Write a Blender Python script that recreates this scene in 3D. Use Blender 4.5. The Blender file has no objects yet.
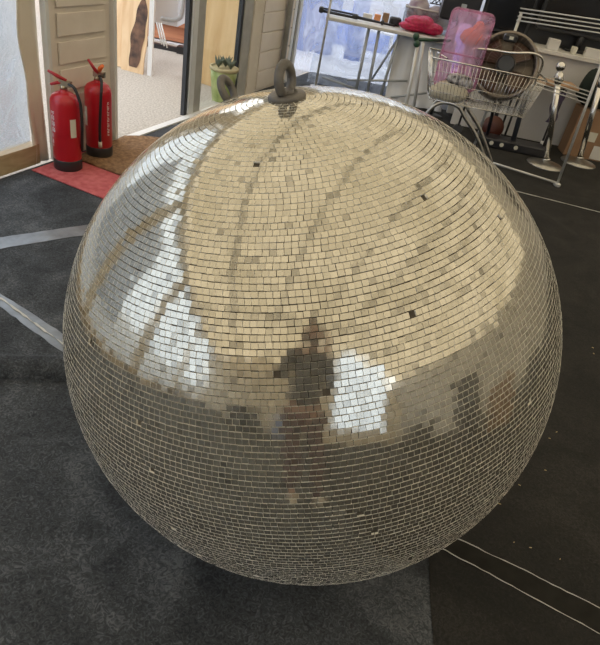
import bpy, math, random
import numpy as np
from mathutils import Vector, Matrix
random.seed(7); rng = np.random.default_rng(7)
SC = bpy.context.scene; COL = SC.collection
V = Vector; PI = math.pi

# ------------------------------------------------------------------ camera, sky, exposure
cam = bpy.data.cameras.new('camera'); camo = bpy.data.objects.new('camera', cam); COL.objects.link(camo)
RT = ((0.9796, 0.2012, 0.0), (0.1143, -0.5564, 0.8231), (0.1656, -0.8062, -0.568))
camo.matrix_world = Matrix([(RT[0][0], -RT[0][1], -RT[0][2], 0.0), (RT[1][0], -RT[1][1], -RT[1][2], 0.0),
                            (RT[2][0], -RT[2][1], -RT[2][2], 1.58), (0, 0, 0, 1)])
cam.sensor_fit = 'HORIZONTAL'; cam.sensor_width = 36.0; cam.lens = 590/600*36.0
cam.clip_start = .02; cam.clip_end = 200
SC.camera = camo

world = bpy.data.worlds.new('overcast_sky'); SC.world = world; world.use_nodes = True
wn = world.node_tree.nodes; wl = world.node_tree.links
for n in list(wn): wn.remove(n)
wo = wn.new('ShaderNodeOutputWorld'); wb = wn.new('ShaderNodeBackground'); tc = wn.new('ShaderNodeTexCoord')
sx = wn.new('ShaderNodeSeparateXYZ'); cr = wn.new('ShaderNodeValToRGB')
cr.color_ramp.elements[0].position = .0; cr.color_ramp.elements[0].color = (.86, .87, .89, 1)
cr.color_ramp.elements[1].position = .8; cr.color_ramp.elements[1].color = (.97, .98, 1, 1)
wl.new(tc.outputs['Generated'], sx.inputs[0]); wl.new(sx.outputs[2], cr.inputs[0])
wl.new(cr.outputs[0], wb.inputs[0]); wl.new(wb.outputs[0], wo.inputs[0]); wb.inputs[1].default_value = 1.75
SC.view_settings.view_transform = 'Standard'; SC.view_settings.look = 'None'
SC.view_settings.gamma = 1; SC.view_settings.use_curve_mapping = False
SC.view_settings.exposure = 0.68

# ------------------------------------------------------------------ materials
def mat(name, col=(.5, .5, .5), rough=.5, metal=0., spec=.5, noise=None, bump=None, trans=None, sheen=0):
    """noise=(scale, colour2, detail), bump=(scale, strength)"""
    m = bpy.data.materials.new(name); m.use_nodes = True; nt = m.node_tree; N = nt.nodes; Lk = nt.links
    b = N['Principled BSDF']; b.inputs['Base Color'].default_value = (*col, 1)
    b.inputs['Roughness'].default_value = rough; b.inputs['Metallic'].default_value = metal
    b.inputs['Specular IOR Level'].default_value = spec
    t = N.new('ShaderNodeTexCoord')
    if noise:
        n = N.new('ShaderNodeTexNoise'); n.inputs['Scale'].default_value = noise[0]
        n.inputs['Detail'].default_value = noise[2] if len(noise) > 2 else 4
        r = N.new('ShaderNodeValToRGB'); r.color_ramp.elements[0].position = .35; r.color_ramp.elements[1].position = .65
        r.color_ramp.elements[0].color = (*col, 1); r.color_ramp.elements[1].color = (*noise[1], 1)
        Lk.new(t.outputs['Object'], n.inputs['Vector']); Lk.new(n.outputs['Fac'], r.inputs[0]); Lk.new(r.outputs[0], b.inputs['Base Color'])
    if bump:
        n = N.new('ShaderNodeTexNoise'); n.inputs['Scale'].default_value = bump[0]; n.inputs['Detail'].default_value = 5
        bp = N.new('ShaderNodeBump'); bp.inputs['Strength'].default_value = bump[1]; bp.inputs['Distance'].default_value = .01
        Lk.new(t.outputs['Object'], n.inputs['Vector']); Lk.new(n.outputs['Fac'], bp.inputs['Height']); Lk.new(bp.outputs[0], b.inputs['Normal'])
    if trans is not None: b.inputs['Transmission Weight'].default_value = trans
    if sheen: b.inputs['Sheen Weight'].default_value = sheen
    return m

def wood(name, c1, c2, scale=6, axis=2, rough=.55):
    m = bpy.data.materials.new(name); m.use_nodes = True; N = m.node_tree.nodes; L = m.node_tree.links
    b = N['Principled BSDF']; b.inputs['Roughness'].default_value = rough
    t = N.new('ShaderNodeTexCoord'); mp = N.new('ShaderNodeMapping'); s = [scale*3]*3; s[axis] = scale*.25
    mp.inputs['Scale'].default_value = s
    n = N.new('ShaderNodeTexNoise'); n.inputs['Scale'].default_value = 2; n.inputs['Detail'].default_value = 6; n.inputs['Distortion'].default_value = .6
    r = N.new('ShaderNodeValToRGB'); r.color_ramp.elements[0].position = .3; r.color_ramp.elements[1].position = .7
    r.color_ramp.elements[0].color = (*c1, 1); r.color_ramp.elements[1].color = (*c2, 1)
    L.new(t.outputs['Object'], mp.inputs[0]); L.new(mp.outputs[0], n.inputs[0]); L.new(n.outputs['Fac'], r.inputs[0]); L.new(r.outputs[0], b.inputs['Base Color'])
    return m

def fabric_roof():
    m = bpy.data.materials.new('roof_canvas'); m.use_nodes = True; N = m.node_tree.nodes; L = m.node_tree.links
    N.remove(N['Principled BSDF']); out = N['Material Output']
    t = N.new('ShaderNodeTexCoord'); n = N.new('ShaderNodeTexNoise'); n.inputs['Scale'].default_value = .7; n.inputs['Detail'].default_value = 3
    r = N.new('ShaderNodeValToRGB'); r.color_ramp.elements[0].position = .3; r.color_ramp.elements[1].position = .75
    r.color_ramp.elements[0].color = (.28, .232, .152, 1); r.color_ramp.elements[1].color = (.40, .34, .245, 1)
    tr = N.new('ShaderNodeBsdfTranslucent'); df = N.new('ShaderNodeBsdfDiffuse'); df.inputs[0].default_value = (.36, .325, .26, 1)
    ad = N.new('ShaderNodeAddShader')
    L.new(t.outputs['Object'], n.inputs[0]); L.new(n.outputs['Fac'], r.inputs[0]); L.new(r.outputs[0], tr.inputs[0])
    L.new(tr.outputs[0], ad.inputs[0]); L.new(df.outputs[0], ad.inputs[1]); L.new(ad.outputs[0], out.inputs[0])
    return m

def clear_sheet(name, tint, gloss, crinkle, scale, haze=0., hazecol=(.7, .75, .8)):
    """thin clear pane: transparent + mirror glints + a little milky haze"""
    m = bpy.data.materials.new(name); m.use_nodes = True; N = m.node_tree.nodes; L = m.node_tree.links
    N.remove(N['Principled BSDF']); out = N['Material Output']
    tb = N.new('ShaderNodeBsdfTransparent'); tb.inputs[0].default_value = (*tint, 1)
    gl = N.new('ShaderNodeBsdfGlossy'); gl.inputs['Roughness'].default_value = .08
    mx = N.new('ShaderNodeMixShader'); mx.inputs[0].default_value = gloss
    L.new(tb.outputs[0], mx.inputs[1]); L.new(gl.outputs[0], mx.inputs[2])
    t = N.new('ShaderNodeTexCoord')
    n = N.new('ShaderNodeTexNoise'); n.inputs['Scale'].default_value = scale; n.inputs['Detail'].default_value = 5; n.inputs['Distortion'].default_value = 1.5
    L.new(t.outputs['Object'], n.inputs[0])
    if crinkle:
        bp = N.new('ShaderNodeBump'); bp.inputs['Strength'].default_value = crinkle; bp.inputs['Distance'].default_value = .05
        L.new(n.outputs['Fac'], bp.inputs['Height']); L.new(bp.outputs[0], gl.inputs['Normal'])
    last = mx
    if haze:
        d = N.new('ShaderNodeBsdfTranslucent'); d.inputs[0].default_value = (*hazecol, 1)
        d2 = N.new('ShaderNodeBsdfDiffuse'); d2.inputs[0].default_value = (*hazecol, 1)
        ad = N.new('ShaderNodeMixShader'); ad.inputs[0].default_value = .25
        L.new(d.outputs[0], ad.inputs[1]); L.new(d2.outputs[0], ad.inputs[2])
        r = N.new('ShaderNodeMapRange'); r.inputs[1].default_value = .4; r.inputs[2].default_value = .68
        r.inputs[3].default_value = haze*.35; r.inputs[4].default_value = haze*1.5
        m2 = N.new('ShaderNodeMixShader'); L.new(n.outputs['Fac'], r.inputs[0]); L.new(r.outputs[0], m2.inputs[0])
        L.new(mx.outputs[0], m2.inputs[1]); L.new(ad.outputs[0], m2.inputs[2]); last = m2
    L.new(last.outputs[0], out.inputs[0])
    return m

def carpet(name, c1, c2, c3):
    m = bpy.data.materials.new(name); m.use_nodes = True; N = m.node_tree.nodes; L = m.node_tree.links
    b = N['Principled BSDF']; b.inputs['Roughness'].default_value = .9; b.inputs['Specular IOR Level'].default_value = .25
    t = N.new('ShaderNodeTexCoord')
    n1 = N.new('ShaderNodeTexNoise'); n1.inputs['Scale'].default_value = 3.2; n1.inputs['Detail'].default_value = 8; n1.inputs['Distortion'].default_value = 1.2
    n2 = N.new('ShaderNodeTexNoise'); n2.inputs['Scale'].default_value = 55; n2.inputs['Detail'].default_value = 6; n2.inputs['Distortion'].default_value = 2.5
    r = N.new('ShaderNodeValToRGB'); e = r.color_ramp.elements
    e[0].position = .38; e[0].color = (*c1, 1); e[1].position = .66; e[1].color = (*c3, 1); x = e.new(.52); x.color = (*c2, 1)
    mx = N.new('ShaderNodeMath'); mx.operation = 'MULTIPLY_ADD'; mx.inputs[1].default_value = .55
    m3 = N.new('ShaderNodeMath'); m3.operation = 'MULTIPLY'; m3.inputs[1].default_value = .45
    L.new(t.outputs['Object'], n1.inputs[0]); L.new(t.outputs['Object'], n2.inputs[0])
    L.new(n1.outputs['Fac'], m3.inputs[0]); L.new(n2.outputs['Fac'], mx.inputs[0]); L.new(m3.outputs[0], mx.inputs[2])
    L.new(mx.outputs[0], r.inputs[0]); L.new(r.outputs[0], b.inputs['Base Color'])
    bp = N.new('ShaderNodeBump'); bp.inputs['Strength'].default_value = .6; bp.inputs['Distance'].default_value = .004
    L.new(n2.outputs['Fac'], bp.inputs['Height']); L.new(bp.outputs[0], b.inputs['Normal'])
    return m

M = {}
M['carpet'] = carpet('charcoal_carpet', (.026, .029, .033), (.060, .066, .073), (.138, .148, .160))  # bluish cast of the window light is put into the carpet colour
M['carpet_dark'] = carpet('black_carpet', (.015, .015, .014), (.024, .023, .021), (.042, .040, .037))
M['roof'] = fabric_roof()
M['canvas'] = mat('cream_canvas', (.68, .61, .50), .8, noise=(3, (.77, .70, .59)), bump=(4, .4))
M['liner'] = mat('grey_liner', (.55, .54, .53), .85, noise=(2, (.64, .63, .61)), bump=(3, .3))
M['panel'] = mat('cream_panel', (.74, .67, .58), .5, noise=(5, (.80, .73, .64)))
M['upvc'] = mat('white_plastic', (.68, .70, .70), .35, noise=(8, (.74, .75, .75)))
M['frame_grey'] = mat('weathered_frame', (.36, .35, .32), .5, noise=(9, (.45, .44, .40)))
M['seal'] = mat('rubber_seal', (.035, .04, .05), .5)
M['timber'] = wood('timber_skirting', (.38, .28, .16), (.55, .43, .27), 4, 1)
M['pvc'] = clear_sheet('clear_pvc', (.62, .70, .80), .16, .9, 3.5, .22, (.55, .65, .8))
M['pvc_blue'] = clear_sheet('bluish_pvc', (.85, .91, 1.0), .10, .8, 3.0, .40, (.78, .86, 1.0))
M['glass'] = clear_sheet('glass', (.93, .95, .94), .06, 0, 3)
M['gravel'] = mat('resin_gravel', (.33, .30, .26), .8, noise=(60, (.54, .50, .45), 8), bump=(90, .6))
M['alu'] = mat('aluminium', (.62, .62, .60), .4, .45)
M['chrome'] = mat('chrome', (.72, .71, .68), .12, 1)
M['dullsteel'] = mat('dull_steel', (.48, .47, .44), .32, 1, noise=(30, (.38, .37, .34)))
M['greytube'] = mat('grey_tube', (.42, .45, .48), .4, .3)
M['black'] = mat('black_plastic', (.018, .018, .020), .4, noise=(6, (.028, .028, .030)))
M['blackmetal'] = mat('black_metal', (.03, .03, .035), .35, .3)
M['screen'] = mat('dark_screen', (.012, .013, .016), .12)
M['white'] = mat('white_laminate', (.66, .64, .60), .45, noise=(5, (.70, .69, .66)))
M['sheet'] = mat('white_sheet', (.66, .68, .72), .8, bump=(5, .6))
M['red'] = mat('red_enamel', (.50, .012, .022), .28, spec=.6, noise=(4, (.42, .01, .02)))
M['red_part'] = mat('red_lever', (.42, .02, .03), .35)
M['orange'] = mat('orange_tag', (.85, .18, .04), .5)
M['paper'] = mat('paper_label', (.68, .66, .56), .7)
M['brass'] = mat('brass_valve', (.42, .36, .26), .3, .9)
M['mat_red'] = mat('red_mat', (.42, .075, .08), .9, noise=(25, (.55, .14, .14)), bump=(60, .5))
M['coir'] = mat('coir_mat', (.16, .085, .04), .95, noise=(40, (.30, .18, .09)), bump=(80, .8))
M['tape'] = mat('silver_tape', (.17, .18, .19), .35, .3, noise=(9, (.27, .29, .31)), bump=(12, .5))
M['tape_black'] = mat('black_tape', (.012, .011, .009), .85, spec=.2, noise=(20, (.018, .017, .014)))
M['thread'] = mat('frayed_edge', (.55, .54, .50), .8)
M['debris'] = mat('straw_flecks', (.55, .42, .22), .8)
M['ply'] = wood('plywood', (.62, .40, .21), (.80, .60, .38), 2.2, 2)
M['plydoor'] = wood('pale_wood_door', (.60, .38, .17), (.76, .54, .29), 2, 2)
M['plydark'] = mat('burnt_stain', (.055, .035, .03), .8, noise=(9, (.22, .12, .075)))
M['shed'] = wood('shed_boards', (.30, .10, .045), (.46, .19, .09), 3, 0)
M['orangewood'] = wood('orange_post', (.46, .20, .08), (.60, .30, .13), 4, 2)
M['pot'] = mat('glazed_pot', (.26, .34, .10), .35, noise=(10, (.42, .46, .20)))
M['terra'] = mat('pot_rim', (.45, .38, .22), .6)
M['plant'] = mat('succulent', (.10, .12, .09), .7)
M['crimson'] = mat('crimson_sequin', (.42, .004, .045), .35, spec=.6, noise=(40, (.62, .01, .10)), bump=(30, 1))
M['pink'] = clear_sheet('pink_clear_plastic', (.92, .66, .80), .06, 0, 3, .50, (.90, .62, .78))
M['clearbox'] = clear_sheet('frosted_box', (.85, .87, .88), .08, 0, 3, .5, (.8, .82, .84))
M['cream_bag'] = mat('cream_cloth', (.58, .54, .44), .85, bump=(14, .9))
M['patterned'] = mat('black_white_print', (.015, .015, .02), .7, noise=(22, (.62, .60, .62)))
M['green'] = mat('dark_green_plastic', (.015, .055, .03), .35)
M['brown'] = mat('red_brown_wood', (.085, .022, .012), .4)
M['board'] = wood('board_top', (.34, .20, .11), (.48, .31, .18), 4, 0)
M['cardboard'] = mat('cardboard', (.27, .16, .09), .8, noise=(6, (.33, .20, .115)))
M['purple'] = mat('purple_strap', (.06, .045, .09), .7)
M['darkcloth'] = mat('dark_green_cloth', (.012, .022, .018), .9, bump=(10, 1))
M['fanmetal'] = mat('fan_housing', (.22, .19, .16), .3, .8)
M['fanblade'] = mat('fan_blade', (.10, .055, .035), .4)
M['bluetarp'] = mat('blue_tarp', (.26, .36, .72), .5, noise=(3, (.36, .44, .72)), bump=(4, 1))
M['greywall'] = mat('grey_render', (.27, .29, .32), .85, noise=(2, (.36, .38, .41)), bump=(6, .5))
M['whitepaint'] = mat('white_paint', (.78, .78, .78), .6)
M['skin'] = mat('skin', (.48, .27, .19), .5)
M['sweater'] = mat('dark_sweater', (.075, .075, .078), .9)
M['trousers'] = mat('plum_trousers', (.12, .055, .06), .9)
M['shoe'] = mat('pale_shoes', (.55, .50, .42), .7)
M['hair'] = mat('brown_hair', (.05, .03, .02), .7)
M['iron'] = mat('grey_iron', (.115, .108, .10), .5, .35, noise=(25, (.17, .16, .145)), bump=(40, .4))
M['peach'] = mat('peach_cloth', (.75, .33, .16), .8, bump=(10, .5))
M['lilac'] = mat('lilac_fabric', (.30, .20, .28), .8, noise=(9, (.60, .56, .58)), bump=(8, .8))
M['grout'] = mat('tile_backing', (.10, .085, .065), .9, noise=(12, (.07, .06, .045)))

def mirror_tile_mat():
    m = bpy.data.materials.new('mirror_tile'); m.use_nodes = True; N = m.node_tree.nodes; L = m.node_tree.links
    b = N['Principled BSDF']; b.inputs['Metallic'].default_value = 1
    a = N.new('ShaderNodeAttribute'); a.attribute_name = 'tint'
    r = N.new('ShaderNodeValToRGB'); e = r.color_ramp.elements
    e[0].position = 0; e[0].color = (.36, .34, .29, 1); e[1].position = 1; e[1].color = (.67, .635, .535, 1)
    x = e.new(.12); x.color = (.52, .495, .42, 1)
    L.new(a.outputs['Fac'], r.inputs[0]); L.new(r.outputs[0], b.inputs['Base Color'])
    b.inputs['Roughness'].default_value = .10; b.inputs['Metallic'].default_value = .86
    return m
M['mirror'] = mirror_tile_mat()
M['tile_edge'] = mat('cut_glass_edge', (.98, .95, .86), .3, 0, .9)

# ------------------------------------------------------------------ mesh helpers
class MB:
    def __init__(s): s.v = []; s.f = []; s.m = []; s.sm = []
    def add(s, vs, fs, mi=0, smooth=False):
        o = len(s.v); s.v += [tuple(p) for p in vs]; s.f += [tuple(i+o for i in f) for f in fs]
        s.m += [mi]*len(fs); s.sm += [smooth]*len(fs); return s
    def hull8(s, p, mi=0):
        return s.add(p, [(0, 3, 2, 1), (4, 5, 6, 7), (0, 1, 5, 4), (1, 2, 6, 5), (2, 3, 7, 6), (3, 0, 4, 7)], mi)
    def box(s, lo, hi, mi=0):
        x0, y0, z0 = lo; x1, y1, z1 = hi
        return s.hull8([(x0, y0, z0), (x1, y0, z0), (x1, y1, z0), (x0, y1, z0), (x0, y0, z1), (x1, y0, z1), (x1, y1, z1), (x0, y1, z1)], mi)
    def obox(s, c, size, rot=(0, 0, 0), mi=0, bev=0):
        from mathutils import Euler
        R = Euler(rot).to_matrix(); c = V(c); h = [q/2 for q in size]
        if bev:
            b = min(bev, min(h)*.95); pts = []; 
            for z, k in ((-h[2], b), (-h[2]+b, 0), (h[2]-b, 0), (h[2], b)):
                ring = []
                for sx_, sy_ in ((-1, -1), (1, -1), (1, 1), (-1, 1)):
                    a1 = (sx_*(h[0]-k), sy_*(h[1]-k-b)); a2 = (sx_*(h[0]-k-b), sy_*(h[1]-k))
                    ring += [a2, a1] if sx_*sy_ < 0 and sx_ < 0 else ([a1, a2] if sx_*sy_ < 0 else ([a1, a2] if False else ([a2, a1] if (sx_ > 0) == False else [a2, a1])))
                # simple ordered octagon
                kx, ky = h[0]-k, h[1]-k
                ring = [(-kx+b, -ky), (kx-b, -ky), (kx, -ky+b), (kx, ky-b), (kx-b, ky), (-kx+b, ky), (-kx, ky-b), (-kx, -ky+b)]
                pts += [c + R @ V((a, d, z)) for a, d in ring]
            fs = [tuple(reversed(range(8))), tuple(range(24, 32))]
            for l in range(3):
                for i in range(8): j = (i+1) % 8; fs.append((l*8+i, l*8+j, l*8+8+j, l*8+8+i))
            return s.add(pts, fs, mi)
        p = [c + R @ V(q) for q in [(-h[0], -h[1], -h[2]), (h[0], -h[1], -h[2]), (h[0], h[1], -h[2]), (-h[0], h[1], -h[2]),
                                    (-h[0], -h[1], h[2]), (h[0], -h[1], h[2]), (h[0], h[1], h[2]), (-h[0], h[1], h[2])]]
        return s.hull8(p, mi)
    def tube(s, pts, r, n=8, closed=False, mi=0, caps=True):
        pts = [V(p) for p in pts]; k = len(pts); rs = r if isinstance(r, (list, tuple)) else [r]*k
        vs = []; fs = []; prev = None
        for i, p in enumerate(pts):
            if closed: t = (pts[(i+1) % k]-pts[i-1])
            else: t = pts[min(i+1, k-1)]-pts[max(i-1, 0)]
            if t.length < 1e-9: t = V((0, 0, 1))
            t.normalize()
            if prev is None: a = t.orthogonal().normalized()
            else:
                a = prev - t*prev.dot(t)
                a = a.normalized() if a.length > 1e-6 else t.orthogonal().normalized()
            prev = a; b = t.cross(a)
            for j in range(n):
                w = 2*PI*j/n; vs.append(p + (a*math.cos(w)+b*math.sin(w))*rs[i])
        for i in range(k if closed else k-1):
            i2 = (i+1) % k
            for j in range(n): j2 = (j+1) % n; fs.append((i*n+j, i*n+j2, i2*n+j2, i2*n+j))
        s.add(vs, fs, mi, True)
        if not closed and caps:
            o = len(s.v)-len(vs); s.f += [tuple(o+j for j in reversed(range(n))), tuple(o+(k-1)*n+j for j in range(n))]
            s.m += [mi]*2; s.sm += [False]*2
        return s
    def lathe(s, prof, c=(0, 0, 0), axis=(0, 0, 1), n=32, mi=0):
        ax = V(axis).normalized(); a = ax.orthogonal().normalized(); b = ax.cross(a); c = V(c); k = len(prof); vs = []; fs = []
        for r, z in prof:
            for j in range(n): w = 2*PI*j/n; vs.append(c+ax*z+(a*math.cos(w)+b*math.sin(w))*max(r, 1e-4))
        for i in range(k-1):
            for j in range(n): j2 = (j+1) % n; fs.append((i*n+j, i*n+j2, (i+1)*n+j2, (i+1)*n+j))
        s.add(vs, fs, mi, True); o = len(s.v)-len(vs)
        s.f += [tuple(o+j for j in reversed(range(n))), tuple(o+(k-1)*n+j for j in range(n))]; s.m += [mi]*2; s.sm += [False]*2
        return s
    def torus(s, c, axis, R, r, n=32, k=12, sq=1.0, mi=0):
        ax = V(axis).normalized(); a = ax.orthogonal().normalized(); b = ax.cross(a); c = V(c)
        pts = [c+(a*math.cos(2*PI*i/n)+b*math.sin(2*PI*i/n)*sq)*R for i in range(n)]
        return s.tube(pts, r, k, True, mi)
    def ball(s, c, rad, n=20, k=12, jit=0, mi=0):
        rx, ry, rz = rad if isinstance(rad, (tuple, list)) else (rad,)*3
        vs = [(c[0], c[1], c[2]-rz)]; fs = []
        for i in range(1, k):
            th = PI*i/k
            for j in range(n):
                w = 2*PI*j/n; q = 1+random.uniform(-jit, jit)
                vs.append((c[0]+rx*q*math.sin(th)*math.cos(w), c[1]+ry*q*math.sin(th)*math.sin(w), c[2]-rz*q*math.cos(th)))
        vs.append((c[0], c[1], c[2]+rz)); last = len(vs)-1
        for j in range(n):
            j2 = (j+1) % n; fs.append((0, 1+j2, 1+j)); fs.append((last, 1+(k-2)*n+j, 1+(k-2)*n+j2))
            for i in range(k-2): fs.append((1+i*n+j, 1+i*n+j2, 1+(i+1)*n+j2, 1+(i+1)*n+j))
        return s.add(vs, fs, mi, jit == 0 or jit > 0)
    def sheet(s, fn, nu, nv, th=0, mi=0):
        vs = [fn(i/nu, j/nv) for j in range(nv+1) for i in range(nu+1)]
        fs = [(j*(nu+1)+i, j*(nu+1)+i+1, (j+1)*(nu+1)+i+1, (j+1)*(nu+1)+i) for j in range(nv) for i in range(nu)]
        return s.add(vs, fs, mi, True)
    def build(s, name, mats, parent=None, loc=None, tag_=None, kind=None, solid=0, bevel=0):
        me = bpy.data.meshes.new(name)
        base = WL(parent) if parent else V(loc if loc else (0, 0, 0))
        off = base if (parent or loc) else V((0, 0, 0))
        me.from_pydata([tuple(V(p)-off) for p in s.v], [], s.f)
        for mm in (mats if isinstance(mats, (list, tuple)) else [mats]): me.materials.append(M[mm])
        me.polygons.foreach_set('material_index', s.m); me.polygons.foreach_set('use_smooth', s.sm); me.update()
        o = bpy.data.objects.new(name, me); COL.objects.link(o)
        if parent: o.parent = parent
        elif loc: o.location = loc
        if solid:
            md = o.modifiers.new('thickness', 'SOLIDIFY'); md.thickness = solid; md.offset = 0
        if bevel:
            md = o.modifiers.new('edge', 'BEVEL'); md.width = bevel; md.segments = 2; md.limit_method = 'ANGLE'
        if tag_: tag(o, *tag_)
        if kind: o['kind'] = kind
        return o
def WL(o):
    p = V((0, 0, 0))
    while o: p = p + o.location; o = o.parent
    return p
def tag(o, label, cat, group=None):
    o['label'] = label; o['category'] = cat
    if group: o['group'] = group
    return o
def thing(name, label, cat, loc, group=None):
    o = bpy.data.objects.new(name, None); COL.objects.link(o); o.location = loc; o.empty_display_size = .1
    return tag(o, label, cat, group)
def copy_tree(o, parent=None):
    c = o.copy(); COL.objects.link(c); c.parent = parent
    for ch in o.children: copy_tree(ch, c)
    return c
def struct(name, mb, m, **k): return mb.build(name, m, kind='structure', **k)
def arc(c, r, a0, a1, n, u=(1, 0, 0), w=(0, 0, 1)):
    c = V(c); u = V(u); w = V(w)
    return [c+(u*math.cos(a0+(a1-a0)*i/n)+w*math.sin(a0+(a1-a0)*i/n))*r for i in range(n+1)]
def smooth_path(pts, n=6):
    P = [V(p) for p in pts]; out = []
    for i in range(len(P)-1):
        p0, p1, p2, p3 = P[max(i-1, 0)], P[i], P[i+1], P[min(i+2, len(P)-1)]
        for k in range(n):
            t = k/n; out.append(.5*((2*p1)+(p2-p0)*t+(2*p0-5*p1+4*p2-p3)*t*t+(3*p1-p0-3*p2+p3)*t**3))
    return out+[P[-1]]

# ------------------------------------------------------------------ room frame: the glazed left wall runs along T, N points into the room
T = V((.3048, .9524, 0)); Nn = V((.9524, -.3048, 0)); P0 = V((-1.02-.32*5.8, 0, 0))
def W(s, w, z): return P0 + T*s + Nn*w + V((0, 0, z))
def sy(y): return y/.9524          # distance along the wall at world depth y (on the wall plane)
def wbox(mb, y0, y1, w0, w1, z0, z1, mi=0):
    a, b = sy(y0), sy(y1)
    return mb.hull8([W(a, w0, z0), W(a, w1, z0), W(b, w1, z0), W(b, w0, z0), W(a, w0, z1), W(a, w1, z1), W(b, w1, z1), W(b, w0, z1)], mi)

# ------------------------------------------------------------------ floor and ground
fl = MB(); fl.add([(-4.5, -5.05, 0), (4.95, -5.05, 0), (9.16, 8.1, 0), (-.48, 7.56, 0), (-4.5, -5.05, -.06), (4.95, -5.05, -.06), (9.16, 8.1, -.06), (-.48, 7.56, -.06)],
                  [(0, 1, 2, 3), (7, 6, 5, 4), (0, 4, 5, 1), (1, 5, 6, 2), (2, 6, 7, 3), (3, 7, 4, 0)])
struct('floor', fl, 'carpet')
# the darker carpet length on the right overlaps the left one
random.seed(3)
dk = MB(); pts = [(.545, -4.6), (.542, .6), (.538, 1.0), (.548, 1.3), (.54, 2.2), (.55, 3.2), (.6, 4.4), (.7, 6.2), (.72, 7.15)]
vs = []; 
for x, y in pts: vs += [(x, y, .0025), (4.9, y, .0025)]
dk.add(vs, [(2*i, 2*i+1, 2*i+3, 2*i+2) for i in range(len(pts)-1)])
struct('floor', dk, 'carpet_dark')
# low ripple where the carpet has ridden up
rp = MB(); A = V((-3.2, .90, 0)); B = V((.35, 2.03, 0)); d = (B-A).normalized(); pn = V((d.y, -d.x, 0))
def ripple(u, v):
    w = -.10+.165*v**.7; q = A+(B-A)*u
    h = math.sin(PI/2*(w+.10)/.10)**2 if w < 0 else max(0, 1-(w/.06)**2)**.5 if w < .06 else 0
    wob = .006*math.sin(u*17)+.004*math.sin(u*41)
    return q + pn*(w+wob) + V((0, 0, .0012+.062*h*(1-abs(2*u-1)**4)))
rp.sheet(ripple, 60, 60)
struct('trim_1', rp, 'carpet')

g = MB(); g.box((-30, -20, -.12), (30, 40, -.05)); struct('ground', g, 'gravel')
pth = MB(); wbox(pth, 4.08, 5.9, .0, .06, .0, .010); struct('trim_2', pth, 'upvc')

# ------------------------------------------------------------------ left wall
s = MB(); wbox(s, -4.95, 3.44, -.12, -.04, 0, .12); struct('baseboard_left', s, 'timber')
k = 0
for y0, y1 in ((-4.9, -4.3), (-4.05, -2.3), (-2.05, -.35), (-.1, 1.45), (1.68, 3.44)):
    k += 1
    p = MB()
    def fn(u, v, y0=y0, y1=y1):
        s_ = sy(y0)+(sy(y1)-sy(y0))*u
        return W(s_, -.09+.012*math.sin(9*v+5*u)+.008*math.sin(23*u+4*v), .12+(2.42-.12)*v)
    p.sheet(fn, 24, 20); struct('window_%d' % k, p, 'pvc')
# cream canvas straps between the clear sheets, one mesh per strap, with wavy hems
edges = [(-5.0, -4.9), (-4.3, -4.05), (-2.3, -2.05), (-.35, -.1), (1.45, 1.68), (3.385, 3.515)]
for i, (y0, y1) in enumerate(edges):
    p = MB()
    def fn(u, v, y0=y0, y1=y1):
        wv = .012*math.sin(v*16)+.008*math.sin(v*37)
        s_ = sy(y0)+(sy(y1)-sy(y0))*u + (wv if u < .5 else 0)
        return W(s_, -.055+.012*math.sin(u*9+v*8), .0+2.5*v)
    p.sheet(fn, 6, 40); struct('wall_left', p, 'canvas', solid=.008)
s = MB(); wbox(s, -5.0, 4.06, -.11, .0, 2.42, 2.6); wbox(s, 4.06, 8.05, -.02, .03, 2.3, 2.6); struct('wall_left', s, 'canvas')
s = MB(); wbox(s, 3.525, 3.55, -.04, .0, 0, 2.42); struct('trim_3', s, 'upvc')
# ribbed cream panel behind the extinguishers
s = MB(); wbox(s, 3.55, 4.05, -.05, -.005, 0, 2.42)
for i in range(15):
    z = .115+i*.155
    wbox(s, 3.60, 3.99, 0, .012, z, z+.125)
struct('wall_left', s, 'panel', bevel=.004)
# door frame and half-open view outside
s = MB(); wbox(s, 4.05, 4.075, -.08, .03, 0, 2.3); struct('door_1', s, 'upvc')
s = MB(); wbox(s, 4.925, 4.965, -.04, -.005, -.02, 2.3); struct('door_1', s, 'seal')
s = MB(); wbox(s, 4.965, 5.035, -.04, .01, -.02, 2.3); struct('door_1', s, 'upvc')
s = MB(); wbox(s, 5.035, 5.14, -.045, .005, -.02, 2.3)
struct('door_2', s, 'frame_grey')
s = MB(); wbox(s, 5.14, 5.73, -.035, -.025, .0, 2.3); struct('window_6', s, 'glass')
s = MB(); wbox(s, 5.73, 5.77, -.045, -.01, -.02, 2.3); struct('door_2', s, 'seal')
s = MB(); wbox(s, 5.77, 5.92, -.05, .0, -.02, 2.3); struct('door_2', s, 'frame_grey')
s = MB(); wbox(s, 5.93, 6.10, -.05, .01, -.02, 2.3); struct('trim_4', s, 'canvas')
s = MB(); wbox(s, 4.07, 5.9, -.09, .0, -.05, .004); struct('trim_5', s, 'gravel')
s = MB(); wbox(s, 6.11, 6.80, -.05, 0, 0, 2.3)
for i in range(13):
    z = .03+i*.175
    wbox(s, 6.12, 6.79, 0, .014, z, z+.165)
struct('wall_left', s, 'panel', bevel=.004)
s = MB(); wbox(s, 6.76, 6.82, -.03, .02, 0, 2.3); wbox(s, 6.88, 6.94, -.03, .02, 0, 2.3); struct('trim_6', s, 'upvc')
s = MB(); wbox(s, 6.82, 6.88, -.03, .0, 0, 2.3); struct('trim_7', s, 'seal')
p = MB(); p.sheet(lambda u, v: W(sy(6.94)+(sy(7.52)-sy(6.94))*u, .012*math.sin(9*v+7*u), .02+2.3*v), 14, 20); struct('window_7', p, 'pvc_blue')

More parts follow.
